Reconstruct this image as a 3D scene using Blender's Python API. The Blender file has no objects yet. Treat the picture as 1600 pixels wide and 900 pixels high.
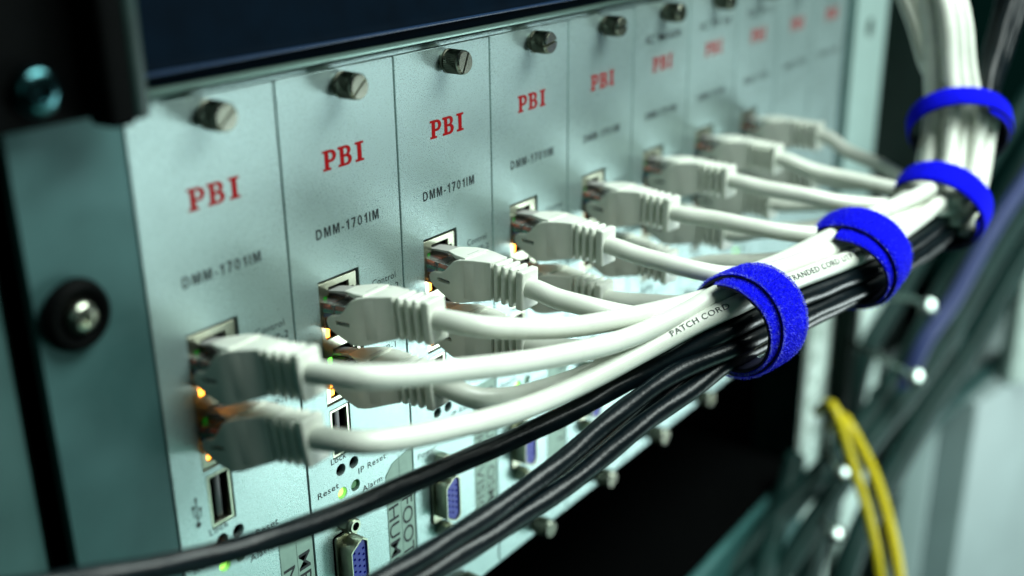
import bpy, bmesh, math, random
from mathutils import Vector, Matrix
random.seed(7)
S = 0.001                      # everything below is written in millimetres
V = Vector
scene = bpy.context.scene
COL = scene.collection

# ------------------------------------------------------------------ camera
cam_d = bpy.data.cameras.new('camera'); cam = bpy.data.objects.new('camera', cam_d); COL.objects.link(cam)
R_ = V((0.58641662, -0.80991483, -0.01239019)); U_ = V((0.29282115, 0.19770488, 0.93550444)); F_ = V((0.75522932, 0.55222346, -0.35309762))
m = Matrix((R_, U_, -F_)).transposed().to_4x4(); m.translation = V((-140.442, -203.457, 47.700)) * S
cam.matrix_world = m
cam_d.sensor_width = 36; cam_d.lens = 1757.04 / 1600 * 36
cam_d.clip_start = 0.005; cam_d.clip_end = 20
cam_d.dof.use_dof = True; cam_d.dof.focus_distance = 0.317; cam_d.dof.aperture_fstop = 5.2; cam_d.dof.aperture_blades = 0
scene.camera = cam
scene.view_settings.view_transform = 'Standard'; scene.view_settings.look = 'None'
scene.view_settings.exposure = 0; scene.view_settings.gamma = 1
scene.render.engine = 'CYCLES'
scene.cycles.use_denoising = True
scene.cycles.max_bounces = 10; scene.cycles.transmission_bounces = 10; scene.cycles.sample_clamp_indirect = 4
scene.cycles.caustics_refractive = False; scene.cycles.caustics_reflective = False

# ------------------------------------------------------------------ world and lamps
w = bpy.data.worlds.new('World'); scene.world = w; w.use_nodes = True
w.node_tree.nodes['Background'].inputs[0].default_value = (0.008, 0.060, 0.048, 1)
w.node_tree.nodes['Background'].inputs[1].default_value = 0.12

def area(name, loc, target, sx, sy, watts, col):
    l = bpy.data.lights.new(name, 'AREA'); l.shape = 'RECTANGLE'; l.size = sx * S; l.size_y = sy * S
    l.energy = watts; l.color = col
    o = bpy.data.objects.new(name, l); COL.objects.link(o)
    o.location = V(loc) * S
    o.rotation_euler = (V(target) - V(loc)).to_track_quat('-Z', 'Y').to_euler()
    return o
area('ceiling_lamp', (330, -450, 540), (150, -30, -90), 700, 300, 13.8, (0.87, 1.0, 0.94))
area('sheen_fill', (820, -640, -440), (200, 0, -120), 400, 330, 4.8, (0.84, 1.0, 0.98))  # added soft fill, unseen, puts the sheen on the module fronts
area('floor_bounce_lamp', (300, -420, -480), (150, 0, -120), 500, 260, 0.5, (0.50, 1.0, 0.85))

area('room_fill', (-520, -620, 260), (0, -20, -90), 500, 400, 0.22, (0.50, 1.0, 0.90))  # added weak fill, stands in for ambient light from the left

# ------------------------------------------------------------------ materials
def mat(name, col, rough=0.5, metal=0.0, noise=0.0, nscale=200, bump=0.0, bscale=600, emis=None, estr=0, trans=0, ior=1.46, coat=0, sheen=0, sub=0, spec=None, rvar=0.0):
    m = bpy.data.materials.new(name); m.use_nodes = True
    nt = m.node_tree; b = nt.nodes['Principled BSDF']; I = b.inputs
    I['Base Color'].default_value = (*col, 1); I['Roughness'].default_value = rough; I['Metallic'].default_value = metal
    I['IOR'].default_value = ior
    if trans: I['Transmission Weight'].default_value = trans
    if coat: I['Coat Weight'].default_value = coat; I['Coat Roughness'].default_value = 0.15
    if sheen: I['Sheen Weight'].default_value = sheen; I['Sheen Roughness'].default_value = 0.4
    if sub:
        I['Subsurface Weight'].default_value = sub; I['Subsurface Radius'].default_value = (0.8, 1.0, 0.8); I['Subsurface Scale'].default_value = 0.001
    if spec is not None: I['Specular IOR Level'].default_value = spec
    if emis: I['Emission Color'].default_value = (*emis, 1); I['Emission Strength'].default_value = estr
    tc = nt.nodes.new('ShaderNodeTexCoord')
    if noise:
        n = nt.nodes.new('ShaderNodeTexNoise'); n.inputs['Scale'].default_value = nscale; n.inputs['Detail'].default_value = 6
        nt.links.new(tc.outputs['Object'], n.inputs['Vector'])
        mr = nt.nodes.new('ShaderNodeMapRange'); mr.inputs[1].default_value = 0.3; mr.inputs[2].default_value = 0.7
        mr.inputs[3].default_value = 1 - noise; mr.inputs[4].default_value = 1 + noise
        nt.links.new(n.outputs['Fac'], mr.inputs[0])
        mx = nt.nodes.new('ShaderNodeVectorMath'); mx.operation = 'SCALE'; mx.inputs[0].default_value = col
        nt.links.new(mr.outputs[0], mx.inputs['Scale']); nt.links.new(mx.outputs[0], I['Base Color'])
        if rvar:
            m2 = nt.nodes.new('ShaderNodeMapRange'); m2.inputs[1].default_value = 0.3; m2.inputs[2].default_value = 0.7
            m2.inputs[3].default_value = rough - rvar; m2.inputs[4].default_value = rough + rvar
            nt.links.new(n.outputs['Fac'], m2.inputs[0]); nt.links.new(m2.outputs[0], I['Roughness'])
    if bump:
        n2 = nt.nodes.new('ShaderNodeTexNoise'); n2.inputs['Scale'].default_value = bscale; n2.inputs['Detail'].default_value = 3
        nt.links.new(tc.outputs['Object'], n2.inputs['Vector'])
        bp = nt.nodes.new('ShaderNodeBump'); bp.inputs['Strength'].default_value = bump; bp.inputs['Distance'].default_value = 0.0002
        nt.links.new(n2.outputs['Fac'], bp.inputs['Height']); nt.links.new(bp.outputs[0], I['Normal'])
    return m

M = {}
M['panel'] = mat('satin_aluminium', (0.385, 0.515, 0.505), 0.34, 0.74, noise=0.16, nscale=3300, bump=0.42, bscale=4600, rvar=0.13)
def smudge(m, scale, amt):
    nt = m.node_tree; b = nt.nodes['Principled BSDF']; I = b.inputs['Roughness']; src = I.links[0].from_socket if I.links else None
    tc = nt.nodes.new('ShaderNodeTexCoord'); oi = nt.nodes.new('ShaderNodeObjectInfo'); n = nt.nodes.new('ShaderNodeTexNoise'); n.noise_dimensions = '4D'
    n.inputs['Scale'].default_value = scale; n.inputs['Detail'].default_value = 5; n.inputs['Distortion'].default_value = 1.2
    mu = nt.nodes.new('ShaderNodeMath'); mu.operation = 'MULTIPLY'; mu.inputs[1].default_value = 40
    nt.links.new(oi.outputs['Random'], mu.inputs[0]); nt.links.new(mu.outputs[0], n.inputs['W']); nt.links.new(tc.outputs['Object'], n.inputs['Vector'])
    r = nt.nodes.new('ShaderNodeMapRange'); r.inputs[1].default_value = .35; r.inputs[2].default_value = .7; r.inputs[3].default_value = -amt; r.inputs[4].default_value = amt
    nt.links.new(n.outputs['Fac'], r.inputs[0]); ad = nt.nodes.new('ShaderNodeMath'); ad.operation = 'ADD'; ad.use_clamp = True
    if src: nt.links.new(src, ad.inputs[0])
    else: ad.inputs[0].default_value = I.default_value
    nt.links.new(r.outputs[0], ad.inputs[1]); nt.links.new(ad.outputs[0], I)
smudge(M['panel'], 22, .035)
M['panel_edge'] = mat('cut_aluminium', (0.35, 0.42, 0.40), 0.4, 0.9)
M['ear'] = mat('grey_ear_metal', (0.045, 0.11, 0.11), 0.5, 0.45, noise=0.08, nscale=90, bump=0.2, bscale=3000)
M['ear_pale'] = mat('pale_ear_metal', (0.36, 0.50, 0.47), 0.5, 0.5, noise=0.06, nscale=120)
M['rail'] = mat('rail_metal', (0.16, 0.25, 0.22), 0.35, 0.8, noise=0.05, nscale=900)
M['post'] = mat('post_paint', (0.66, 0.80, 0.74), 0.6, 0.0, noise=0.18, nscale=70)
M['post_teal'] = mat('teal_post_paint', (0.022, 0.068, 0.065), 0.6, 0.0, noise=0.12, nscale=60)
M['dark_steel'] = mat('dark_steel', (0.002, 0.0065, 0.005), 0.7, 0.0, noise=0.25, nscale=50, spec=0.08)
M['black_paint'] = mat('black_paint', (0.0006, 0.0009, 0.001), 0.7, 0.0, noise=0.2, nscale=300, spec=0.05)
M['green_sheen'] = mat('painted_green_sheen', (0.006, 0.020, 0.018), 0.4, 0.0, noise=0.2, nscale=150)  # greener tone paints the sheen on the black ear's edge
M['navy'] = mat('navy_face', (0.0004, 0.0030, 0.0070), 0.7, 0.0, noise=0.2, nscale=100, spec=0.02)
M['navy_highlight'] = mat('navy_highlight', (0.002, 0.018, 0.055), 0.4, 0.0, noise=0.1, nscale=100)  # brighter blue paints the highlight along the face crease
M['lower_face'] = mat('lower_face', (0.035, 0.13, 0.125), 0.55, 0.1, noise=0.15, nscale=30)
M['nickel'] = mat('nickel', (0.36, 0.38, 0.31), 0.25, 1.0, noise=0.1, nscale=1500)
M['nickel_dark'] = mat('nickel_knurl', (0.11, 0.115, 0.09), 0.28, 1.0, noise=0.15, nscale=1500)
M['dull_bolt'] = mat('dull_bolt_steel', (0.24, 0.29, 0.27), 0.2, 1.0, noise=0.1, nscale=900)
M['cup'] = mat('matt_black_cup', (0.0006, 0.001, 0.001), 0.6, noise=0.2, spec=0.05)
M['blued'] = mat('blued_steel', (0.035, 0.10, 0.11), 0.2, 1.0, noise=0.1, nscale=900)
M['tin'] = mat('tinned_shell', (0.42, 0.44, 0.34), 0.3, 1.0, noise=0.1, nscale=800)
M['black_plastic'] = mat('black_plastic', (0.003, 0.004, 0.004), 0.35, noise=0.2, nscale=600)
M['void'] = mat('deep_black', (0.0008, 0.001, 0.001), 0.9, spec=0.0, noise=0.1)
M['boot'] = mat('pale_grey_rubber', (0.69, 0.72, 0.64), 0.42, noise=0.04, nscale=160, bump=0.12, bscale=1500, sub=0.15)
M['jacket'] = mat('pale_grey_jacket', (0.69, 0.72, 0.64), 0.36, noise=0.05, nscale=120, bump=0.06, bscale=800, sub=0.1)
M['blk_jacket'] = mat('black_jacket', (0.0013, 0.0045, 0.0065), 0.33, noise=0.3, nscale=300, spec=0.33, bump=0.5, bscale=700)
def clear_plastic(name, tint, milk, rough):
    # clear moulding that lets light through: transparent body, a little milky scatter, glossy skin by Fresnel
    m = bpy.data.materials.new(name); m.use_nodes = True; nt = m.node_tree; nt.nodes.clear()
    out = nt.nodes.new('ShaderNodeOutputMaterial'); tr = nt.nodes.new('ShaderNodeBsdfTransparent'); tr.inputs[0].default_value = (*tint, 1)
    df = nt.nodes.new('ShaderNodeBsdfDiffuse'); df.inputs[0].default_value = (.85, .87, .82, 1)
    tl = nt.nodes.new('ShaderNodeBsdfTranslucent'); tl.inputs[0].default_value = (.85, .87, .82, 1)
    gl = nt.nodes.new('ShaderNodeBsdfGlossy'); gl.inputs['Roughness'].default_value = rough
    fr = nt.nodes.new('ShaderNodeFresnel'); fr.inputs[0].default_value = 1.55
    a = nt.nodes.new('ShaderNodeMixShader'); a.inputs[0].default_value = .25
    b = nt.nodes.new('ShaderNodeMixShader'); b.inputs[0].default_value = milk
    c = nt.nodes.new('ShaderNodeMixShader'); L = nt.links.new
    L(df.outputs[0], a.inputs[1]); L(tl.outputs[0], a.inputs[2]); L(tr.outputs[0], b.inputs[1]); L(a.outputs[0], b.inputs[2])
    L(fr.outputs[0], c.inputs[0]); L(b.outputs[0], c.inputs[1]); L(gl.outputs[0], c.inputs[2]); L(c.outputs[0], out.inputs[0])
    return m
M['clear'] = clear_plastic('clear_polycarbonate', (.93, .95, .90), 0.16, 0.08)
M['clear_milky'] = clear_plastic('milky_polycarbonate', (.94, .96, .92), 0.72, 0.15)
for k, c in dict(orange=(0.50, 0.07, 0.01), blue=(0.02, 0.16, 0.55), green=(0.02, 0.35, 0.28), brown=(0.20, 0.08, 0.03), white=(0.75, 0.75, 0.70)).items():
    M['wire_' + k] = mat(k + '_wire', c, 0.4, noise=0.05)
M['gold'] = mat('gold_contact', (0.85, 0.55, 0.2), 0.25, 1.0, noise=0.05)
M['red'] = mat('red_ink', (0.24, 0.0008, 0.002), 0.7, spec=0.15, noise=0.06, nscale=900)
M['ink'] = mat('black_ink', (0.006, 0.012, 0.014), 0.6, noise=0.1, nscale=900)
M['grey_ink'] = mat('grey_ink', (0.10, 0.13, 0.12), 0.6, noise=0.1, nscale=900)
M['label'] = mat('label_tape', (0.30, 0.46, 0.38), 0.5, noise=0.08, nscale=400)
M['vga_blue'] = mat('blue_pin_block', (0.004, 0.012, 0.36), 0.4, noise=0.06, nscale=500)
M['blue'] = mat('blue_loop_fabric', (0.001, 0.002, 0.62), 0.9, noise=0.35, nscale=1400, bump=0.9, bscale=2600, spec=0.1)
M['blue_pale'] = mat('pale_blue_fibre', (0.10, 0.12, 0.95), 0.6, noise=0.1)
M['blue_fibre'] = mat('blue_fibre', (0.002, 0.004, 0.85), 0.6, noise=0.1)
M['blue_far'] = M['blue']
M['strap_back'] = mat('dark_hook_backing', (0.004, 0.006, 0.03), 0.7, noise=0.3, nscale=1800, bump=0.7, bscale=2500)
M['fringe'] = mat('pale_fringe', (0.35, 0.40, 0.75), 0.8, noise=0.2)
M['yellow'] = mat('yellow_jacket', (0.62, 0.50, 0.01), 0.4, noise=0.06)
M['grey_jacket'] = mat('dark_grey_jacket', (0.009, 0.030, 0.027), 0.5, noise=0.2, nscale=60, spec=0.15)
M['violet_jacket'] = mat('violet_jacket', (0.02, 0.035, 0.13), 0.6, noise=0.1)
M['pale_case'] = mat('pale_case', (0.30, 0.38, 0.38), 0.5, noise=0.08, nscale=20)
M['led_amber'] = mat('amber_lamp', (0.9, 0.4, 0.05), 0.4, emis=(1.0, 0.33, 0.03), estr=10, noise=0.02)
M['led_amber_off'] = mat('unlit_amber_lamp', (0.25, 0.10, 0.02), 0.4, emis=(1.0, 0.4, 0.05), estr=0.15, noise=0.02)
M['led_green_dim'] = mat('dim_green_lamp', (0.01, 0.12, 0.01), 0.3, emis=(0.02, 0.5, 0.02), estr=0.10, noise=0.02)
M['led_green'] = mat('green_lamp', (0.1, 0.7, 0.05), 0.3, emis=(0.13, 1.0, 0.05), estr=3.2, noise=0.02)
M['led_lime'] = mat('lime_lamp', (0.3, 0.8, 0.1), 0.3, emis=(0.42, 1.0, 0.12), estr=2.2, noise=0.02)
M['led_red'] = mat('unlit_red_lamp', (0.10, 0.012, 0.004), 0.3, noise=0.02)

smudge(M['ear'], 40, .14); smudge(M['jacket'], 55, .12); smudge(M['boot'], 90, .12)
# ------------------------------------------------------------------ object helpers
def link_mesh(name, me, m, parent=None, smooth=False):
    if m is not None and not me.materials: me.materials.append(m)
    o = bpy.data.objects.new(name, me); COL.objects.link(o)
    if parent: o.parent = parent
    if smooth:
        for p in me.polygons: p.use_smooth = True
        if smooth != 'all':
            try: me.set_sharp_from_angle(angle=math.radians(38))
            except Exception: pass
    return o
def part(name, bm, m, parent=None, smooth=True, off=(0, 0, 0)):
    me = bpy.data.meshes.new(name)
    bmesh.ops.translate(bm, verts=bm.verts, vec=-V(off)); bmesh.ops.scale(bm, vec=(S, S, S), verts=bm.verts)
    bm.normal_update(); bm.to_mesh(me); bm.free()
    return link_mesh(name, me, m, parent, smooth)
def thing(name, loc, label, cat, group=None, kind=None):
    o = bpy.data.objects.new(name, None); COL.objects.link(o); o.location = V(loc) * S
    o.empty_display_size = 0.01
    return tag(o, label, cat, group, kind)
def tag(o, label, cat, group=None, kind=None):
    o['label'] = label; o['category'] = cat
    if group: o['group'] = group
    if kind: o['kind'] = kind
    return o
def box(bm, x0, x1, y0, y1, z0, z1, bev=0.0, seg=2):
    r = bmesh.ops.create_cube(bm, size=1)
    vs = r['verts']
    for v in vs: v.co = V((x0 + (v.co.x + .5) * (x1 - x0), y0 + (v.co.y + .5) * (y1 - y0), z0 + (v.co.z + .5) * (z1 - z0)))
    if bev:
        es = list({e for v in vs for e in v.link_edges})
        bmesh.ops.bevel(bm, geom=es, offset=bev, segments=seg, affect='EDGES', profile=0.6)
    return bm
def cyl_y(bm, x, z, y0, y1, r, seg=32, r2=None, bev=0.0):
    """cylinder along y"""
    r2 = r if r2 is None else r2
    prof = [(y0, r), (y1, r2)]
    if bev:
        d = bev if y1 > y0 else -bev
        prof = [(y0, r - bev), (y0 + d, r), (y1 - d, r2), (y1, r2 - bev)]
    rings = []
    for (y, rr) in prof:
        rings.append([bm.verts.new((x + rr * math.cos(2 * math.pi * i / seg), y, z + rr * math.sin(2 * math.pi * i / seg))) for i in range(seg)])
    flip = y1 > y0
    for a, b in zip(rings, rings[1:]):
        for i in range(seg):
            j = (i + 1) % seg
            f = (a[i], b[i], b[j], a[j]) if flip else (a[i], a[j], b[j], b[i])
            bm.faces.new(f)
    bm.faces.new(rings[0] if flip else rings[0][::-1]); bm.faces.new(rings[-1][::-1] if flip else rings[-1])
    return bm
def plate(outline, holes, thick, bevel=0.0):
    """flat sheet in the xz plane, front face at y=0, thickness towards +y; outline/holes are lists of (x,z)."""
    cu = bpy.data.curves.new('tmp', 'CURVE'); cu.dimensions = '2D'; cu.fill_mode = 'BOTH'
    cu.extrude = (thick / 2 - bevel) * S; cu.bevel_depth = bevel * S; cu.bevel_resolution = 1
    if bevel: cu.offset = -bevel * S
    for pl in [outline] + list(holes):
        sp = cu.splines.new('POLY'); sp.points.add(len(pl) - 1); sp.use_cyclic_u = True
        for p, q in zip(sp.points, pl): p.co = (q[0] * S, q[1] * S, 0, 1)
    ob = bpy.data.objects.new('tmp', cu); COL.objects.link(ob)
    me = bpy.data.meshes.new_from_object(ob.evaluated_get(bpy.context.evaluated_depsgraph_get()))
    bpy.data.objects.remove(ob); bpy.data.curves.remove(cu)
    # curve plane xy -> world xz, front (-y)
    me.transform(Matrix(((1, 0, 0, 0), (0, 0, -1, thick / 2 * S), (0, 1, 0, 0), (0, 0, 0, 1))))
    return me
def rrect(x0, x1, z0, z1, r=0.0, n=5):
    if not r: return [(x0, z0), (x1, z0), (x1, z1), (x0, z1)]
    out = []
    for cx, cz, a0 in ((x1 - r, z0 + r, -90), (x1 - r, z1 - r, 0), (x0 + r, z1 - r, 90), (x0 + r, z0 + r, 180)):
        for i in range(n + 1):
            a = math.radians(a0 + 90 * i / n); out.append((cx + r * math.cos(a), cz + r * math.sin(a)))
    return out
def circ(x, z, r, n=28): return [(x + r * math.cos(2 * math.pi * i / n), z + r * math.sin(2 * math.pi * i / n)) for i in range(n)]
def text_mesh(body, height, bold=0.0, spacing=1.0, xs=1.0, shear=0.0):
    """text as a flat mesh in mm, left/bottom at origin, cap height = height; returns (mesh, width)"""
    cu = bpy.data.curves.new('tmp', 'FONT'); cu.body = body; cu.size = 1.0; cu.offset = bold; cu.space_character = spacing; cu.shear = shear
    cu.resolution_u = 3
    ob = bpy.data.objects.new('tmp', cu); COL.objects.link(ob)
    me = bpy.data.meshes.new_from_object(ob.evaluated_get(bpy.context.evaluated_depsgraph_get()))
    bpy.data.objects.remove(ob); bpy.data.curves.remove(cu)
    k = height / 0.73
    xs0 = min(v.co.x for v in me.vertices)
    for v in me.vertices: v.co = V(((v.co.x - xs0) * k * xs, v.co.y * k, 0))
    return me, max(v.co.x for v in me.vertices)
def lay_text(name, body, x, z, h, width, m, parent, y=-0.06, bold=0.0, rot=0, spacing=1.0, flat=None):
    """printed text on the panel: bottom-left at (x,z), stretched to width; rot=-90 reads downwards"""
    me, wd = text_mesh(body, h, bold, spacing)
    k = width / wd
    for v in me.vertices:
        u, t = v.co.x * k, v.co.y
        if rot == -90: v.co = V(((x + t) * S, y * S, (z - u) * S))
        else: v.co = V(((x + u) * S, y * S, (z + t) * S))
    o = link_mesh(name, me, m, parent)
    return o
def smooth_path(pts, step=1.2):
    """Catmull-Rom through pts, resampled at about `step` mm"""
    P = [V(p) for p in pts]; P = [P[0] * 2 - P[1]] + P + [P[-1] * 2 - P[-2]]
    out = []
    for i in range(1, len(P) - 2):
        a, b, c, d = P[i - 1:i + 3]
        n = max(2, int((c - b).length / step))
        t0 = 0; t1 = t0 + max((b - a).length, 1e-3) ** .5; t2 = t1 + max((c - b).length, 1e-3) ** .5; t3 = t2 + max((d - c).length, 1e-3) ** .5
        for k in range(n):
            t = t1 + (t2 - t1) * k / n
            A1 = a * ((t1 - t) / (t1 - t0)) + b * ((t - t0) / (t1 - t0)); A2 = b * ((t2 - t) / (t2 - t1)) + c * ((t - t1) / (t2 - t1)); A3 = c * ((t3 - t) / (t3 - t2)) + d * ((t - t2) / (t3 - t2))
            B1 = A1 * ((t2 - t) / (t2 - t0)) + A2 * ((t - t0) / (t2 - t0)); B2 = A2 * ((t3 - t) / (t3 - t1)) + A3 * ((t - t1) / (t3 - t1))
            out.append(B1 * ((t2 - t) / (t2 - t1)) + B2 * ((t - t1) / (t2 - t1)))
    out.append(P[-2]); return out
def frames(path):
    T = []
    for i in range(len(path)):
        a = path[max(i - 1, 0)]; b = path[min(i + 1, len(path) - 1)]; T.append((b - a).normalized())
    n = V((0, 0, 1)) - T[0] * T[0].z
    if n.length < 0.1: n = V((-1, 0, 0)) - T[0] * -T[0].x
    n.normalize(); N = [n]
    for i in range(1, len(path)):
        q = T[i - 1].rotation_difference(T[i]); n = q @ n; n = (n - T[i] * n.dot(T[i])).normalized(); N.append(n)
    return T, N
def tube(bm, path, r, seg=20, rfun=None, cap=True):
    T, N = frames(path); rings = []; s = 0
    for i, p in enumerate(path):
        if i: s += (p - path[i - 1]).length
        B = T[i].cross(N[i]); ring = []
        for k in range(seg):
            a = 2 * math.pi * k / seg
            rr = r if rfun is None else rfun(s, a)
            ring.append(bm.verts.new(p + (N[i] * math.cos(a) + B * math.sin(a)) * rr))
        rings.append(ring)
    for a, b in zip(rings, rings[1:]):
        for k in range(seg):
            j = (k + 1) % seg; bm.faces.new((a[k], b[k], b[j], a[j]))
    if cap: bm.faces.new(rings[0]); bm.faces.new(rings[-1][::-1])
    return bm

P = 42.672            # module pitch
H = 182.0             # module height

# ------------------------------------------------------------------ rack structure and neighbours
# left rack post, behind the mounting ear
o = thing('rack_post', (-60, 3, -60), 'teal painted upright at the far left edge, behind the grey mounting ear', 'rack post', 'uprights of the rack')
bm = bmesh.new(); box(bm, -110, -31, 4, 40, -420, 130, 1.0); part('upright', bm, M['post_teal'], o, off=(-60, 3, -60))
bm = bmesh.new(); box(bm, -31, -27.5, 9, 40, -420, 130, 0.5); part('edge_channel', bm, M['dark_steel'], o, off=(-60, 3, -60))
def square(x, z, s): return rrect(x - s, x + s, z - s, z + s, 0.6)
o = thing('rack_post', (455, 3, -300), 'pale slotted upright right of the black opening below the module chassis', 'rack post', 'uprights of the rack')
me = plate(rrect(424, 489, -520, -184, 1), [square(433, -205 - 14.5 * i, 3.2) for i in range(20)] + [square(478, -205 - 29 * i, 3.2) for i in range(10)], 2.5)
me.transform(Matrix.Translation(V((-455, 0, 300)) * S)); uo = link_mesh('upright', me, M['post'], o)
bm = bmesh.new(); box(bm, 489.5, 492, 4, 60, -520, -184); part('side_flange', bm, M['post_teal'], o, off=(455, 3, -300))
o = thing('rack_post', (535, 3, -300), 'narrow pale upright farther right, behind the row of distant bolts', 'rack post', 'uprights of the rack')
bm = bmesh.new(); box(bm, 512, 556, 3, 6, -560, -150, 1.0); part('upright', bm, M['post'], o, off=(535, 3, -300))
bm = bmesh.new(); box(bm, 494, 511, 26, 30, -560, 120, 0.5); part('inner_web', bm, M['dark_steel'], o, off=(535, 3, -300))

# dark side wall of the rack behind everything on the right
sd = thing('rack_side_panel', (640, 90, -150), 'dark green black sheet metal side of the rack behind the white cable bundle', 'rack panel')
bm = bmesh.new(); box(bm, 494, 700, 30.5, 40, -560, 220, 0.5); part('sheet', bm, M['dark_steel'], sd, off=(640, 90, -150))
bm = bmesh.new(); cyl_y(bm, 560, -118, 30, 26, 7, bev=1); part('grommet', bm, M['void'], sd, off=(640, 90, -150))
bw = thing('back_wall', (500, 500, -100), 'unlit dark back of the room beyond the rack', 'wall', kind='structure')
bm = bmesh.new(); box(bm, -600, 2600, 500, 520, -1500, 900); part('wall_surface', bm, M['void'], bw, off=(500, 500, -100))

# upper unit with navy face and black ear
uu = thing('upper_unit', (200, 0, 45), 'dark navy equipment face above the row of silver modules', 'rack unit')
bm = bmesh.new()
prof = [(-1.2, 4.0), (-2.4, 6.2), (-3.0, 7.2), (-2.6, 8.2), (-1.6, 9.6), (-1.6, 95), (60, 95), (60, 4.0)]
a = [bm.verts.new((-28, y, z)) for y, z in prof]; b = [bm.verts.new((462, y, z)) for y, z in prof]
for i in range(len(prof)):
    j = (i + 1) % len(prof); bm.faces.new((a[i], b[i], b[j], a[j]))
bm.faces.new(a[::-1]); bm.faces.new(b)
bmesh.ops.recalc_face_normals(bm, faces=bm.faces)
f = part('faceplate', bm, M['navy'], uu, off=(200, 0, 45))
bm = bmesh.new(); box(bm, -28, 462, -3.7, -2.7, 6.8, 7.6, 0.35); part('ridge_highlight', bm, M['navy_highlight'], uu, off=(200, 0, 45))  # crease highlight put in as a brighter blue strip
bm = bmesh.new(); box(bm, -28, 462, -2.2, 20, 2.4, 3.9, 0.4); part('bottom_lip', bm, M['rail'], uu, off=(200, 0, 45))
bm = bmesh.new(); box(bm, -44, -8.6, -7, -3.9, 1.6, 110, 1.4, 3); part('ear', bm, M['black_paint'], uu, off=(200, 0, 45))
bm = bmesh.new(); box(bm, -12.6, -6.6, -15, -7.2, 0.4, 110, 1.6, 4); part('handle', bm, M['black_paint'], uu, off=(200, 0, 45))
bm = bmesh.new(); box(bm, -6.5, -2.6, -14.4, -6, 1.0, 110, 1.6, 4); part('handle_lit_edge', bm, M['green_sheen'], uu, off=(200, 0, 45))  # ear edge catching light, put in as a greener strip
def bolt(parent, x, z, y, r, cup, off, cupname='cup_washer', mm='nickel'):
    if cup:
        bm = bmesh.new()
        n = 40; prof = [(0, cup), (-1.6, cup * .93), (-2.4, cup * .80), (-2.0, cup * .62), (-1.0, cup * .55)]
        rings = [[bm.verts.new((x + rr * math.cos(2 * math.pi * i / n), y + yy, z + rr * math.sin(2 * math.pi * i / n))) for i in range(n)] for yy, rr in prof]
        for q, t in zip(rings, rings[1:]):
            for i in range(n): bm.faces.new((q[i], q[(i + 1) % n], t[(i + 1) % n], t[i]))
        bm.faces.new(rings[-1]); bmesh.ops.recalc_face_normals(bm, faces=bm.faces)
        part(cupname, bm, M['cup'], parent, off=off)
    bm = bmesh.new(); n = 36
    prof = [(-0.6, r), (-1.8, r), (-2.9, r * .92), (-3.6, r * .75), (-3.9, r * .5), (-3.9, r * .42), (-2.6, r * .38)]
    rings = [[bm.verts.new((x + rr * math.cos(2 * math.pi * i / n), y + yy, z + rr * math.sin(2 * math.pi * i / n))) for i in range(n)] for yy, rr in prof]
    for q, t in zip(rings, rings[1:]):
        for i in range(n): bm.faces.new((q[i], q[(i + 1) % n], t[(i + 1) % n], t[i]))
    bm.faces.new(rings[-1]); bmesh.ops.recalc_face_normals(bm, faces=bm.faces)
    return part('bolt', bm, M[mm], parent, off=off)
bolt(uu, -23.2, 9.0, -6.6, 5.0, 0, (200, 0, 45), mm='blued')

# lower unit and the black gap
lu = thing('lower_unit', (200, 0, -300), 'dark teal equipment front deep below the black opening', 'rack unit')
bm = bmesh.new(); box(bm, -28, 421, -2, 2, -324, -278, 1.9, 4); part('faceplate', bm, M['lower_face'], lu, off=(200, 0, -300))
bm = bmesh.new(); box(bm, -28, 421, 2.1, 200, -420, -281, .5); box(bm, -28, 421, -1, 2, -420, -328, .8); part('body', bm, M['black_paint'], lu, off=(200, 0, -300))

# ------------------------------------------------------------------ module chassis
ch = thing('module_chassis', (213, 0, -90), 'silver subrack chassis with grey ears that holds the row of modules', 'chassis')
coff = (213, 0, -90)
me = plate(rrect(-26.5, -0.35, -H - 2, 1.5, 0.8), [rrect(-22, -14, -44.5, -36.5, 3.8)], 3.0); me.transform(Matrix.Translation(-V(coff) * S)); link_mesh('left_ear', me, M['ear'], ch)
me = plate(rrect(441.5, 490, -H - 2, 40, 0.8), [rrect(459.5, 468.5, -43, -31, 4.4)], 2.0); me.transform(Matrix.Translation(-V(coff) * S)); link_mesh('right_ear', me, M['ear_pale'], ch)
bm = bmesh.new(); box(bm, 434.5, 441, 2.2, 20, -H - 2, 40); part('side_channel', bm, M['post_teal'], ch, off=coff)
bm = bmesh.new(); box(bm, 0, 434, 0.4, 60, 0.25, 1.55, 0.2); part('top_rail', bm, M['panel'], ch, off=coff)
bm = bmesh.new(); box(bm, 0, 434, 0.6, 60, -H - 1.5, -H - 0.3, 0.2); part('bottom_rail', bm, M['panel'], ch, off=coff)
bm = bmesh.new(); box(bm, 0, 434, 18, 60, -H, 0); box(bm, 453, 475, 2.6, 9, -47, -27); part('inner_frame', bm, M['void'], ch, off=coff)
bm = bmesh.new(); box(bm, -1.2, -0.4, 2.2, 40, -H, 0); part('side_wall', bm, M['dark_steel'], ch, off=coff)
bolt(ch, -18.4, -39.2, -1.4, 3.7, 8.0, coff)
bm = bmesh.new(); box(bm, -24, -12, 3.2, 6, -48, -32); part('nut_cage', bm, M['void'], ch, off=coff)

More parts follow.
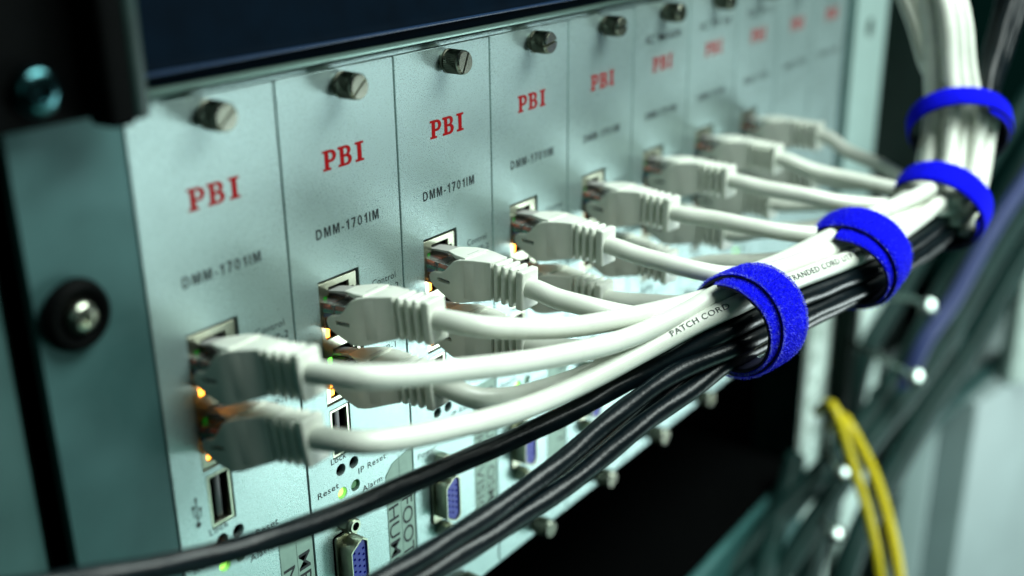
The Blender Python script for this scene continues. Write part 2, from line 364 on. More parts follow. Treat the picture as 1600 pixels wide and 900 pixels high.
# ------------------------------------------------------------------ module parts (built once)
ports = {'top': -63.3, 'low': -81.3}
cutouts = [rrect(9.3, 24.7, -90.2, -54.2, 0.2), rrect(9.9, 17.6, -107.0, -91.9, 0.3),
           circ(12.5, -111.2, 1.75), circ(17.75, -111.2, 1.75), circ(12.45, -118.7, 1.75), circ(17.8, -118.7, 1.75),
           rrect(7.2, 16.8, -149.2, -130.8, 1.2)]
panel_full = plate(rrect(0.33, P - 0.33, -H, 0.0, 0.25, 2), cutouts, 2.0, 0.12); panel_full.name = 'front_panel'
panel_blank = plate(rrect(0.33, P - 0.33, -H, 0.0, 0.25, 2), [], 2.0, 0.12); panel_blank.name = 'blank_panel'
for me_ in (panel_full, panel_blank): me_.materials.append(M['panel'])

def slab_poly(bm, pts, y=-0.07):
    pass
def logo_mesh():
    """slab-serif red letters, box x 0..15.5, z 0..5.3, slightly heavier verticals"""
    cu = bpy.data.curves.new('tmp', 'CURVE'); cu.dimensions = '2D'; cu.fill_mode = 'BOTH'; cu.extrude = 0.01 * S
    def poly(pl):
        sp = cu.splines.new('POLY'); sp.points.add(len(pl) - 1); sp.use_cyclic_u = True
        for p, q in zip(sp.points, pl): p.co = (q[0] * S, q[1] * S, 0, 1)
    def arc(cx, cz, rx, rz, a0, a1, n=12): return [(cx + rx * math.cos(math.radians(a0 + (a1 - a0) * i / n)), cz + rz * math.sin(math.radians(a0 + (a1 - a0) * i / n))) for i in range(n + 1)]
    # P
    poly([(0, 0), (3.0, 0), (3.0, .65), (2.25, .65), (2.25, 2.0), (3.0, 2.0)] + arc(3.0, 3.65, 2.0, 1.65, -90, 90) + [(0, 5.3), (0, 4.65), (.75, 4.65), (.75, .65), (0, .65)])
    poly([(2.25, 2.75), (2.25, 4.55), (2.8, 4.55)] + arc(2.8, 3.65, .85, .9, 90, -90)[1:-1] + [(2.8, 2.75)])
    # B
    x = 5.6
    poly([(x, 0), (x + 3.2, 0)] + arc(x + 3.2, 1.5, 1.9, 1.5, -90, 60) + arc(x + 3.0, 3.95, 1.8, 1.35, -50, 90) + [(x, 5.3), (x, 4.65), (x + .75, 4.65), (x + .75, .65), (x, .65)])
    poly([(x + 2.2, .7), (x + 2.2, 2.35), (x + 2.9, 2.35)] + arc(x + 2.9, 1.52, .75, .82, 90, -90)[1:-1] + [(x + 2.9, .7)])
    poly([(x + 2.2, 3.05), (x + 2.2, 4.6), (x + 2.8, 4.6)] + arc(x + 2.8, 3.82, .65, .77, 90, -90)[1:-1] + [(x + 2.8, 3.05)])
    # I
    x = 12.0
    poly([(x, 0), (x + 3.3, 0), (x + 3.3, .65), (x + 2.45, .65), (x + 2.45, 4.65), (x + 3.3, 4.65), (x + 3.3, 5.3), (x, 5.3), (x, 4.65), (x + .85, 4.65), (x + .85, .65), (x, .65)])
    ob = bpy.data.objects.new('tmp', cu); COL.objects.link(ob)
    me = bpy.data.meshes.new_from_object(ob.evaluated_get(bpy.context.evaluated_depsgraph_get()))
    bpy.data.objects.remove(ob); bpy.data.curves.remove(cu)
    me.transform(Matrix(((1, 0, 0, 14.1 * S), (0, 0, -1, -0.05 * S), (0, 1, 0, -25.4 * S), (0, 0, 0, 1))))
    me.name = 'brand_lettering'; me.materials.append(M['red'])
    return me
LOGO = logo_mesh()

def model_mesh():
    def arc(cx, cz, rx, rz, a0, a1, n=12): return [(cx + rx * math.cos(math.radians(a0 + (a1 - a0) * i / n)), cz + rz * math.sin(math.radians(a0 + (a1 - a0) * i / n))) for i in range(n + 1)]
    GL = {'M': (.87, [[(0, 0), (.17, 0), (.17, .72), (.37, 0), (.5, 0), (.70, .72), (.70, 0), (.87, 0), (.87, 1), (.61, 1), (.435, .34), (.26, 1), (0, 1)]]),
          'D': (.77, [[(0, 0), (.35, 0)] + arc(.35, .5, .41, .5, -90, 90) + [(0, 1)], [(.18, .16), (.18, .84), (.33, .84)] + arc(.33, .5, .24, .34, 90, -90)[1:]]),
          '0': (.61, [arc(.305, .5, .305, .5, 0, 345, 23), arc(.305, .5, .145, .35, 0, 345, 23)]),
          '1': (.45, [[(.25, 0), (.43, 0), (.43, 1), (.29, 1), (.2, .87), (.06, .79), (.06, .63), (.25, .70)]]),
          '7': (.60, [[(0, 1), (.6, 1), (.6, .86), (.34, 0), (.16, 0), (.40, .84), (0, .84)]]),
          'I': (.18, [[(0, 0), (.18, 0), (.18, 1), (0, 1)]]), '-': (.32, [[(0, .30), (.32, .30), (.32, .46), (0, .46)]])}
    txt = 'DMM-1701IM'; h = 2.75; xs = 2.8; tot = sum(GL[c][0] for c in txt) * xs; gap = (23.8 - tot) / (len(txt) - 1)
    cu = bpy.data.curves.new('tmp', 'CURVE'); cu.dimensions = '2D'; cu.fill_mode = 'BOTH'; cu.extrude = 0.01 * S
    x = 0
    for c in txt:
        for pl in GL[c][1]:
            sp = cu.splines.new('POLY'); sp.points.add(len(pl) - 1); sp.use_cyclic_u = True
            for p, q in zip(sp.points, pl): p.co = ((x + q[0] * xs) * S, q[1] * h * S, 0, 1)
        x += GL[c][0] * xs + gap
    ob = bpy.data.objects.new('tmp', cu); COL.objects.link(ob)
    me = bpy.data.meshes.new_from_object(ob.evaluated_get(bpy.context.evaluated_depsgraph_get()))
    bpy.data.objects.remove(ob); bpy.data.curves.remove(cu)
    me.transform(Matrix(((1, 0, 0, 9.9 * S), (0, 0, -1, -0.05 * S), (0, 1, 0, -42.7 * S), (0, 0, 0, 1))))
    me.name = 'model_lettering'; me.materials.append(M['ink'])
    return me
MODEL = model_mesh()

def knob_parts(parent, x, z, slot_ang):
    """captive thumb screw: collar, knurled grip with slotted face"""
    root = bmesh.new(); cyl_y(root, x, z, -0.05, -1.4, 2.6, 32, bev=0.2)
    c = part('thumb_screw', root, M['nickel_dark'], parent)
    bm = bmesh.new(); n = 84
    def ring(y, r, kn=0.0): return [bm.verts.new((x + (r - (kn if i % 2 else 0)) * math.cos(2 * math.pi * i / n), y, z + (r - (kn if i % 2 else 0)) * math.sin(2 * math.pi * i / n))) for i in range(n)]
    rs = [ring(-1.4, 3.1), ring(-1.5, 3.5), ring(-1.9, 3.5), ring(-2.05, 3.2), ring(-2.4, 3.45, .22), ring(-6.6, 3.45, .22), ring(-6.9, 3.15)]
    for a, b in zip(rs, rs[1:]):
        for i in range(n): bm.faces.new((a[i], a[(i + 1) % n], b[(i + 1) % n], b[i]))
    bm.faces.new(rs[0]); bm.faces.new(rs[-1][::-1]); bmesh.ops.recalc_face_normals(bm, faces=bm.faces)
    part('knurled_grip', bm, M['nickel_dark'], c, smooth=True)
    # face disc cut by the slot: two segments, bevelled
    bm = bmesh.new(); r = 3.35; hw = 0.36
    for sgn in (1, -1):
        a0 = math.asin(hw / r)
        pts = [(sgn * hw, -math.sqrt(r * r - hw * hw))]
        for i in range(1, 24): 
            a = -math.pi / 2 + a0 + (math.pi - 2 * a0) * i / 24; pts.append((sgn * r * math.cos(a), r * math.sin(a)))
        pts.append((sgn * hw, math.sqrt(r * r - hw * hw)))
        ca, sa = math.cos(slot_ang), math.sin(slot_ang)
        def rr(p, k): 
            px_ = p[0] * k if k == 1 else sgn * (hw + max(0, abs(p[0]) - hw) * k); pz_ = p[1] * k
            return (x + px_ * ca - pz_ * sa, z + px_ * sa + pz_ * ca)
        A = [bm.verts.new((rr(p, 1)[0], -6.85, rr(p, 1)[1])) for p in pts]
        B = [bm.verts.new((rr(p, 1)[0], -7.35, rr(p, 1)[1])) for p in pts]
        Cc = [bm.verts.new((rr(p, .88)[0], -7.85, rr(p, .88)[1])) for p in pts]
        for q, t in ((A, B), (B, Cc)):
            for i in range(len(pts)): bm.faces.new((q[i], q[(i + 1) % len(pts)], t[(i + 1) % len(pts)], t[i]))
        bm.faces.new(Cc); bm.faces.new(A)
    bmesh.ops.recalc_face_normals(bm, faces=bm.faces)
    part('slotted_face', bm, M['nickel'], c, smooth=True)
    return c

def build_module():
    root = thing('plug_in_module', (0, 0, 0), '', 'module', 'plug-in modules in the chassis')
    link_mesh('front_panel', panel_full, None, root)
    link_mesh('brand_lettering', LOGO, None, root)
    # 'DMM-1701IM'
    link_mesh('model_lettering', MODEL, None, root)
    lay_text('port_lettering', 'Control', 29.6, -61.6, 2.0, 9.6, M['ink'], root, bold=0.004, spacing=1.1)
    lay_text('port_lettering', 'TS/IP-2', 30.4, -65.0, 2.0, 9.9, M['ink'], root, bold=0.004, spacing=1.1)
    lay_text('port_lettering', 'TS/IP-1', 27.6, -82.6, 2.0, 10.2, M['ink'], root, bold=0.004, spacing=1.1)
    lay_text('status_lettering', 'Lock', 8.9, -108.2, 2.0, 6.0, M['ink'], root, bold=0.004, spacing=1.1)
    lay_text('status_lettering', 'IP Reset', 19.3, -115.8, 2.0, 11.6, M['ink'], root, bold=0.004, spacing=1.1)
    lay_text('status_lettering', 'Reset', 3.0, -116.3, 2.0, 8.2, M['ink'], root, bold=0.004, spacing=1.1)
    lay_text('status_lettering', 'Alarm', 20.4, -122.4, 2.0, 8.4, M['ink'], root, bold=0.004, spacing=1.1)
    lay_text('status_lettering', 'Power', 2.4, -123.2, 2.0, 8.8, M['grey_ink'], root, spacing=1.1)
    # usb trident symbol
    bm = bmesh.new()
    box(bm, 5.9, 6.2, -.08, -.06, -103.0, -96.6); cyl_y(bm, 6.05, -103.4, -.06, -.09, .75, 16)
    box(bm, 4.9, 5.15, -.08, -.06, -100.6, -98.6); box(bm, 5.15, 5.95, -.08, -.06, -101.0, -100.75); box(bm, 4.6, 5.4, -.08, -.06, -98.6, -97.8)
    box(bm, 6.95, 7.2, -.08, -.06, -101.4, -99.6); box(bm, 6.15, 6.95, -.08, -.06, -101.8, -101.55); cyl_y(bm, 7.08, -99.3, -.06, -.08, .45, 12)
    v = [bm.verts.new(q) for q in ((5.55, -.07, -96.6), (6.55, -.07, -96.6), (6.05, -.07, -95.5))]; bm.faces.new(v)
    part('usb_symbol', bm, M['ink'], root)
    # double network jack
    jk = link_mesh('network_jack', plate(rrect(9.65, 23.75, -89.8, -55.0, 0.2),
        [[(11.2, -71.2), (22.6, -71.2), (22.6, -58.8), (20.9, -58.8), (20.9, -56.7), (13.2, -56.7), (13.2, -58.8), (11.2, -58.8)],
         [(11.2, -88.6), (22.6, -88.6), (22.6, -76.6), (20.9, -76.6), (20.9, -74.5), (13.2, -74.5), (13.2, -76.6), (11.2, -76.6)]], 1.0, 0.08), M['tin'], root)
    jk.location = (0, 0.35 * S, 0)
    bm = bmesh.new()
    for z0, z1 in ((-71.6, -57.2), (-89.0, -74.6)):      # inner sleeves, open towards the front
        for q in ((10.7, 11.2, z0, z1), (22.6, 23.1, z0, z1)): box(bm, q[0], q[1], 1.4, 14, q[2], q[3])
        box(bm, 10.7, 23.1, 1.4, 14, z0 - .4, z0); box(bm, 10.7, 23.1, 1.4, 14, z1, z1 + .4); box(bm, 10.7, 23.1, 14, 14.5, z0, z1)
    part('jack_cavity', bm, M['black_plastic'], jk)
    for zz in (-67.6, -84.9):
        bm = bmesh.new(); box(bm, 11.25, 12.9, 0.3, 2.2, zz - 3.2, zz - 0.2, 0.3); part('amber_indicator', bm, M['led_amber'], jk)
        ll = bpy.data.lights.new('amber_glow', 'POINT'); ll.energy = 0.00022; ll.color = (1.0, 0.36, 0.05); ll.shadow_soft_size = 0.0010
        lo = bpy.data.objects.new('amber_glow', ll); COL.objects.link(lo); lo.parent = jk; lo.location = V((12.0, -0.8, zz - .4)) * S
    bm = bmesh.new(); box(bm, 11.25, 13.0, 0.3, 1.8, -79.0, -76.8, 0.25); part('green_indicator', bm, M['led_green'], jk)
    bm = bmesh.new(); box(bm, 11.25, 12.9, 0.3, 1.8, -61.0, -58.9, 0.25); part('green_indicator', bm, M['led_green_dim'], jk)
    # usb socket
    us = link_mesh('usb_socket', plate(rrect(10.2, 17.3, -106.7, -92.2, 0.4), [rrect(10.9, 16.6, -106.0, -92.9, 0.2)], 9.0, 0.05), M['tin'], root); us.location = (0, 0.3 * S, 0)
    bm = bmesh.new(); box(bm, 13.0, 14.8, 1.2, 9, -105.4, -93.4, .1); part('contact_tongue', bm, M['black_plastic'], us)
    bm = bmesh.new(); box(bm, 10.3, 17.2, 8.5, 9.2, -106.5, -92.4); part('socket_back', bm, M['void'], us)
    # status holes: lamps set back in the panel
    for x, z, mm in ((12.45, -118.7, 'led_lime'), (17.8, -118.7, 'led_green_dim')):
        bm = bmesh.new(); cyl_y(bm, x, z, 1.9, 0.7, 1.6, 24, bev=.5); part('status_lamp', bm, M[mm], root)
    # 15-pin video connector
    vc = link_mesh('video_connector', plate([(8.2, -148.8), (14.4, -148.8), (16.2, -147.2), (16.2, -132.8), (14.4, -131.2), (8.2, -131.2), (7.6, -131.8), (7.6, -148.2)], [], 0.8, 0.1), M['tin'], root); vc.location = (0, -0.9 * S, 0)
    def dee(g): return [(9.2 + g, -146.2 + g), (13.6 - g, -148.4 + g * 1.2), (15.4 - g, -146.9 + g), (15.4 - g, -133.1 - g), (13.6 - g, -131.6 - g * 1.2), (9.2 + g, -133.8 - g), (8.4 + g, -134.6 - g), (8.4 + g, -145.4 + g)]
    sh = link_mesh('shell', plate(dee(0), [dee(0.45)], 5.2, 0.08), M['tin'], vc); sh.location = (0, -5.0 * S, 0)
    holes = []
    for r_i, xx in enumerate((10.2, 12.0, 13.8)):
        for k in range(5): holes.append(circ(xx, -135.6 - 2.05 * k - (1.0 if r_i == 1 else 0), .42, 12))
    pb = link_mesh('pin_block', plate(dee(0.55), holes, 4.2, 0.05), M['vga_blue'], vc); pb.location = (0, -4.4 * S, 0)
    for zz in (-127.6, -152.4):
        bm = bmesh.new(); n = 6; r = 2.9
        cyl_y(bm, 12, zz, 0, -3.6, r, 6, bev=0.35); nb = part('hex_standoff', bm, M['tin'], vc, smooth=False)
        nb.location = (0, 0.9 * S, 0)
        bm = bmesh.new(); cyl_y(bm, 12, zz, -3.5, -4.9, 2.15, 24, bev=.25); part('threaded_collar', bm, M['tin'], nb)
        bm = bmesh.new(); cyl_y(bm, 12, zz, -4.6, -4.96, 1.25, 20); part('screw_hole', bm, M['void'], nb)
    for z, a in ((-4.0, -0.45), (-177.6, 0.3)): knob_parts(root, 21.4, z, a)
    return root

proto = build_module()
def copy_tree(o, parent=None):
    c = o.copy(); COL.objects.link(c)
    if parent: c.parent = parent
    for chd in list(o.children): copy_tree(chd, c)
    return c
ordn = ['first', 'second', 'third', 'fourth', 'fifth', 'sixth', 'seventh', 'eighth', 'ninth', 'tenth']
def swap(root, name, mm):
    for q in root.children_recursive:
        if q.name.split('.')[0] == name: yield q
modules = []
for i in range(10):
    if i == 0: r = proto
    elif i < 8: r = copy_tree(proto)
    else:
        r = thing('plug_in_module', (0, 0, 0), '', 'module', 'plug-in modules in the chassis')
        link_mesh('front_panel', panel_blank, None, r); link_mesh('brand_lettering', LOGO, None, r)
        mt = [q for q in proto.children if q.name.startswith('model_lettering')][0]; c = mt.copy(); COL.objects.link(c); c.parent = r
        for q in [q for q in proto.children if q.name.startswith('thumb_screw')]: copy_tree(q, r)
    r.location = (i * P * S, 0, 0)
    modules.append(r)
tags = ['leftmost silver module, beside the grey ear, its label tape reading MB',
        'silver module second from the left, with label tape reading FOOTE and HUMO',
        'silver module third from the left, sharp red letters and a slanted screw slot',
        'silver module fourth from the left, its upper port lamp glowing amber behind the plug',
        'silver module fifth from the left, with slightly blurred lettering above its plug',
        'silver module sixth from the left, nearest one with a marker note above red letters',
        'silver module seventh from the left, with a marker note between the two other noted modules',
        'silver module eighth from the left, the last one with cables plugged in',
        'blank silver module without ports, second from the right end of the row',
        'blank silver module without ports at the right end, beside the pale ear']
for r, t in zip(modules, tags): r['label'] = t
for i, r in enumerate(modules[:8]):                      # only the second module shows its green port lamp brightly
    for q in r.children_recursive:
        if q.name.startswith('green_indicator') and i != 1:
            q.material_slots[0].link = 'OBJECT'; q.material_slots[0].material = M['led_green_dim']
        if q.name.startswith('amber_indicator') and i > 3:
            q.material_slots[0].link = 'OBJECT'; q.material_slots[0].material = M['led_amber_off']
        if q.name.startswith('amber_glow') and i > 3: bpy.data.objects.remove(q)
# screw slots stand at different angles
for i, r in enumerate(modules):
    for q in r.children:
        if q.name.startswith('thumb_screw'):
            for s_ in q.children:
                if s_.name.startswith('slotted_face') or s_.name.startswith('knurled_grip'):
                    ctr = V((21.4, 0, -4.0 if q.data.vertices[0].co.z > -0.05 else -177.6)) * S
                    ang = {0: .45, 1: .45, 2: 0, 3: 0.95}.get(i, random.uniform(-1.2, 1.2))
                    s_.matrix_basis = Matrix.Translation(ctr) @ Matrix.Rotation(ang, 4, 'Y') @ Matrix.Translation(-ctr)
# label tapes, marker notes
def tape(root, x0, x1, z0, z1, cols, mm='ink', cut=0):
    pts = rrect(x0, x1, z0, z1) if not cut else [(x0, z0), (x1, z0), (x1, z1), (x0 + 3, z1 - 2), (x0, z1 - 5)]
    t = link_mesh('label_tape', plate(pts, [], 0.12), M['label'], root); t.location = (0, -0.16 * S, 0)
    bm = bmesh.new(); mid = (x0 + x1) / 2; box(bm, mid - .04, mid + .04, -.06, -.02, z0, z1); part('fold_line', bm, M['grey_ink'], t)
    for x, z, h, wd, s in cols: lay_text('lettering', s, x, z, h, wd, M[mm], t, y=-0.05, rot=-90, bold=0.004)
tape(modules[0], 30.3, 42.1, -172, -120, [(36.7, -129.2, 4.4, 26, 'MBCTV'), (31.0, -131.2, 4.4, 25, 'NEWS')])
tape(modules[1], 30.3, 42.2, -172, -117, [(36.7, -132.6, 4.9, 25.5, 'FOOTE'), (30.7, -133.0, 4.6, 25, 'HUMO')], cut=1)
tape(modules[2], 30.3, 42.2, -172, -110, [(36.9, -113, 4.2, 52, 'NATURE OSMAT'), (31.0, -113, 4.2, 52, 'SPORT VISION')], 'grey_ink')
tape(modules[3], 30.3, 42.2, -172, -110, [(36.9, -113, 4.2, 40, 'KINO HIT')], 'grey_ink')
for i, s in ((5, "IC 'M:IGR"), (6, "IC TV 24"), (7, "TC 'TV 2")):
    lay_text('marker_note', s, 9, -14.5, 3.0, 27, M['ink'], modules[i], bold=0.02)

# ------------------------------------------------------------------ patch cables
def boot_mesh():
    """strain relief boot; local origin at the jack centre, sticks out along -y"""
    out = [(-1.4, -1.6), (-2.0, -.6), (-3.3, 0.1), (-6.4, 0.6), (-7.9, 1.5), (-10.2, 3.9), (-11.4, 5.1), (-13.0, 5.9), (-14.5, 6.2), (-16.0, 6.4), (-18.0, 6.6), (-20.0, 6.7), (-23.4, 6.8), (-23.4, -4.6), (-20.5, -5.4), (-18.5, -5.9), (-17.0, -6.3), (-15.0, -6.9), (-13.0, -7.3), (-10.6, -7.4), (-9.2, -6.9), (-6.2, -5.7), (-3.2, -4.4), (-1.9, -3.4)]
    slot = rrect(-10.0, -5.0, -2.2, -1.2, 0.45)
    bm = bmesh.new()
    for sx in (-1, 1):
        me = plate(out, [slot] if sx < 0 else [], 1.5, 0.32)
        # plate x -> y, z stays, thickness -> x
        me.transform(Matrix(((0, 1 if sx < 0 else -1, 0, sx * 6.4 * S), (1, 0, 0, 0), (0, 0, 1, 0), (0, 0, 0, 1))))
        b1 = bmesh.new(); b1.from_mesh(me)
        for c_ in range(1, 16): bmesh.ops.bisect_plane(b1, geom=b1.verts[:] + b1.edges[:] + b1.faces[:], plane_co=(0, -1.5 * c_ * S, 0), plane_no=(0, 1, 0))
        b1.to_mesh(me); b1.free()
        for v in me.vertices:                       # the side walls draw in towards the ribs
            y = v.co.y / S
            if y < -11: v.co.x -= sx * S * 2.7 * min(1, (-11 - y) / 11) ** 1.3
            if y > -8: v.co.x -= sx * S * .5 * (y + 8) / 8
        b2 = bmesh.new(); b2.from_mesh(me); bpy.data.meshes.remove(me)
        bmesh.ops.scale(b2, vec=(1 / S,) * 3, verts=b2.verts)
        tmp = bpy.data.meshes.new('t'); b2.to_mesh(tmp); b2.free(); bm.from_mesh(tmp); bpy.data.meshes.remove(tmp)
    # body between the wings, top rises like a saddle
    secs = [(-13.2, 4.6, -5.6, 5.8), (-14.2, 5.7, -6.0, 5.8), (-15.5, 6.2, -6.2, 5.6), (-18, 6.6, -6.0, 4.9), (-21, 6.8, -5.3, 3.7), (-23.6, 6.7, -4.7, 3.2)]
    rings = []
    for y, zt, zb, hw in secs:
        rings.append([bm.verts.new((x, y, z)) for x, z in rrect(-hw, hw, zb, zt, 0.9, 3)])
    for a, b in zip(rings, rings[1:]):
        for k in range(len(a)): bm.faces.new((a[k], a[(k + 1) % len(a)], b[(k + 1) % len(a)], b[k]))
    bm.faces.new(rings[0][::-1]); bm.faces.new(rings[-1])
    tg = [[bm.verts.new((x, y, z)) for x, z in rrect(-hw, hw, zb, zt, 0.35, 3)] for y, zb, zt, hw in ((-6.2, 5.7, 6.2, 2.6), (-8.5, 5.5, 6.4, 3.6), (-11, 5.2, 6.6, 4.6), (-15, 5.0, 6.7, 5.2))]
    for a, b in zip(tg, tg[1:]):
        for k in range(len(a)): bm.faces.new((a[k], a[(k + 1) % len(a)], b[(k + 1) % len(a)], b[k]))
    bm.faces.new(tg[0][::-1]); bm.faces.new(tg[-1])
    # core behind the ribs
    n0 = len(bm.verts)
    box(bm, -2.0, 2.0, -34.2, -23.0, -3.4, 5.1, 0.6)
    box(bm, -1.2, 1.2, -34.0, -23.2, 4.0, 6.1, 0.3)
    for y0, y1, g in ((-25.8, -24.2, 0), (-28.5, -26.95, .1), (-31.2, -29.65, .15), (-34.9, -32.35, .25)):
        box(bm, -3.65, 3.65, y0, y1, -4.7 - g, 6.8 - g, 0.72, 4)
    bmesh.ops.recalc_face_normals(bm, faces=bm.faces)
    return bm
BOOT = part('boot', boot_mesh(), M['boot'], None)
bm = bmesh.new()
box(bm, -5.75, 5.75, -3.2, 8.5, -4.1, 3.4, .25); box(bm, -5.6, 5.6, -14.5, -3.2, -3.6, 3.1, .35)
CON = part('connector', bm, M['clear'], None, smooth=False)
bm = bmesh.new()
vts = []
for sx in (-2.4, 2.4): vts.append([bm.verts.new((sx, y, z)) for y, z in ((7.5, 3.6), (7.5, 4.2), (-1.0, 5.6), (-13.8, 6.7), (-13.8, 6.0), (-1.0, 5.0), (5.5, 3.6))])
a, b = vts
for k in range(7): bm.faces.new((a[k], a[(k + 1) % 7], b[(k + 1) % 7], b[k]))
bm.faces.new(a[::-1]); bm.faces.new(b); bmesh.ops.recalc_face_normals(bm, faces=bm.faces)
box(bm, -4.6, 4.6, -14.4, -10.5, 3.3, 4.8, .5)
LATCH = part('latch', bm, M['clear_milky'], None)
CONTACTS = bmesh.new()
for k in range(8): box(CONTACTS, -3.9 + 1.02 * k, -3.5 + 1.02 * k, 2.5, 8.0, -4.3, -1.0)
CONTACTS = part('contacts', CONTACTS, M['gold'], None, smooth=False)
wcols = ['orange', 'white', 'green', 'blue', 'white', 'green', 'orange', 'brown']
WIRES = []
def wire_mesh(cname, idxs):
    bm = bmesh.new()
    for k in idxs:
        x = -4.0 + 1.14 * k
        tube(bm, smooth_path([V((x, 6, 0.3)), V((x * 1.05, 0, .6 * math.sin(k * 2.1))), V((x * .95, -5, 1.0 * math.sin(k * 1.7 + 1))), V((x * .5, -13, .6 * math.cos(k)))], 1.5), .52, 8)
    return part('wire', bm, M['wire_' + cname], None)
# side pairs lie at different heights so that both show through the clear side
def side_wire(cname, x, z0, z1):
    bm = bmesh.new(); tube(bm, smooth_path([V((x * .8, 7, .1)), V((x, 3, z0)), V((x, -2, z1)), V((x * .6, -12, z1 * .4))], 1.2), .7, 10); return part('wire', bm, M['wire_' + cname], None)
WIRES = [wire_mesh(c, [k for k, q in enumerate(wcols) if q == c]) for c in ('orange', 'white', 'green', 'blue', 'brown')]
WIRES += [side_wire('orange', -4.4, 2.0, 1.7), side_wire('green', -4.6, .5, .7), side_wire('blue', -4.4, -.9, -.4)]
bm = bmesh.new(); box(bm, -5.2, 5.2, -4.1, -3.7, -3.2, 2.8); CRIMP = part('crimp_bar', bm, M['black_plastic'], None)
bm = bmesh.new(); tube(bm, [V((0, -5.5, -.2)), V((0, -9, -.2)), V((0, -13.5, 0))], 2.6, 20); INNER = part('inner_jacket', bm, M['jacket'], None)
for v in INNER.data.vertices: v.co.x *= 1.7
protos = [BOOT, CON, LATCH, CONTACTS, CRIMP, INNER] + WIRES
for q in protos: COL.objects.unlink(q)

# bundle: ring centres, tangents, and the offsets (out, up) of every cable in each ring
RC = [V((138.3, -82.1, -75.5)), V((215.0, -91.9, -76.9)), V((284.5, -94.7, -74.2)), V((309.2, -91.5, -50.4))]
RT = [V((1, -.13, -.02)), V((1, -.10, .01)), V((.93, -.03, .38)), V((.28, .05, .96))]
def rframe(k):
    t = RT[k].normalized(); up = V((0, 0, 1)) - t * t.z
    if k == 3: up = V((-1, 0, 0)) + t * t.x
    if k == 2: up = V((-.37, 0, .93)); up -= t * up.dot(t)
    up.normalize(); out = V((0, -1, 0)); out -= t * out.dot(t); out -= up * out.dot(up); out.normalize()
    return t, out, up
def at_ring(k, o, u, s=0.0):
    t, out, up = rframe(k); return RC[k] + out * o + up * u + t * s
D = 5.6
hexp = [V((D * (i + .5 * (j % 2)) - D * .5, D * .87 * j - D * .29)) for i in range(-4, 5) for j in range(-4, 5)]
hexp = sorted(hexp, key=lambda q: q.length)[:21]
R1 = {'c1b': (0, 6.6), 'c1t': (-5.4, 9.0), 'c2t': (-10.2, 6.0), 'c3t': (-5.4, 3.2), 'c2b': (-10.4, 0), 'c3b': (-5.2, -2.8),
      'kA': (1.2, 0.6), 'kB': (2.2, -5.0), 'kC': (-0.5, -10.2), 'kD': (-5.2, -8.6), 'kE': (-9.8, -6.0)}
R2 = {'c1b': (3.0, 5.8), 'c1t': (-2.6, 7.8), 'c2t': (-8.2, 8.2), 'c3t': (-4.4, 2.4), 'c2b': (-10.4, 2.6), 'c3b': (-7.6, -2.6), 'c4t': (-4.6, 12.6), 'c4b': (-12.0, -2.6),
      'kA': (4.4, 0.2), 'kB': (4.8, -5.4), 'kC': (0.6, -9.6), 'kD': (-5.0, -8.4), 'kE': (-0.8, -4.0)}
blacks = ['kA', 'kB', 'kC', 'kD', 'kE']
def assign(names, start):
    """put cables on free hex places nearest to where they come from"""
    free = list(hexp); res = {}
    for n in names:
        s = V(start[n]); best = min(free, key=lambda q: (q - s).length); free.remove(best); res[n] = (best.x, best.y)
    return res
whites = [a + b for a in ('c1', 'c2', 'c3', 'c4', 'c5', 'c6', 'c7', 'c8') for b in ('t', 'b')]
st = dict(R2)
for i, n in enumerate(['c5t', 'c5b', 'c6t', 'c6b', 'c7t', 'c7b', 'c8t', 'c8b']): st[n] = [(-3, 9), (-9, 0), (-6, 12), (-12, 4), (0, 13), (-12, 0), (-3, 13), (-12, -4)][i]
R3 = assign(['kC', 'kB', 'kD', 'kE', 'kA', 'c1b', 'c1t', 'c2t', 'c3t', 'c2b', 'c3b', 'c4t', 'c4b', 'c5t', 'c5b', 'c6t', 'c6b', 'c7t', 'c7b', 'c8t', 'c8b'], st)
pool = sorted(hexp, key=lambda q: q.y * .75 - q.x * .65); R4 = {}
for n_, q_ in zip(['kE', 'kD', 'kC', 'kB', 'kA'], pool): R4[n_] = (q_.x, q_.y)
pool = pool[5:]
for n_ in whites:
    best = min(pool, key=lambda q: (q - V(R3[n_])).length); pool.remove(best); R4[n_] = (best.x, best.y)
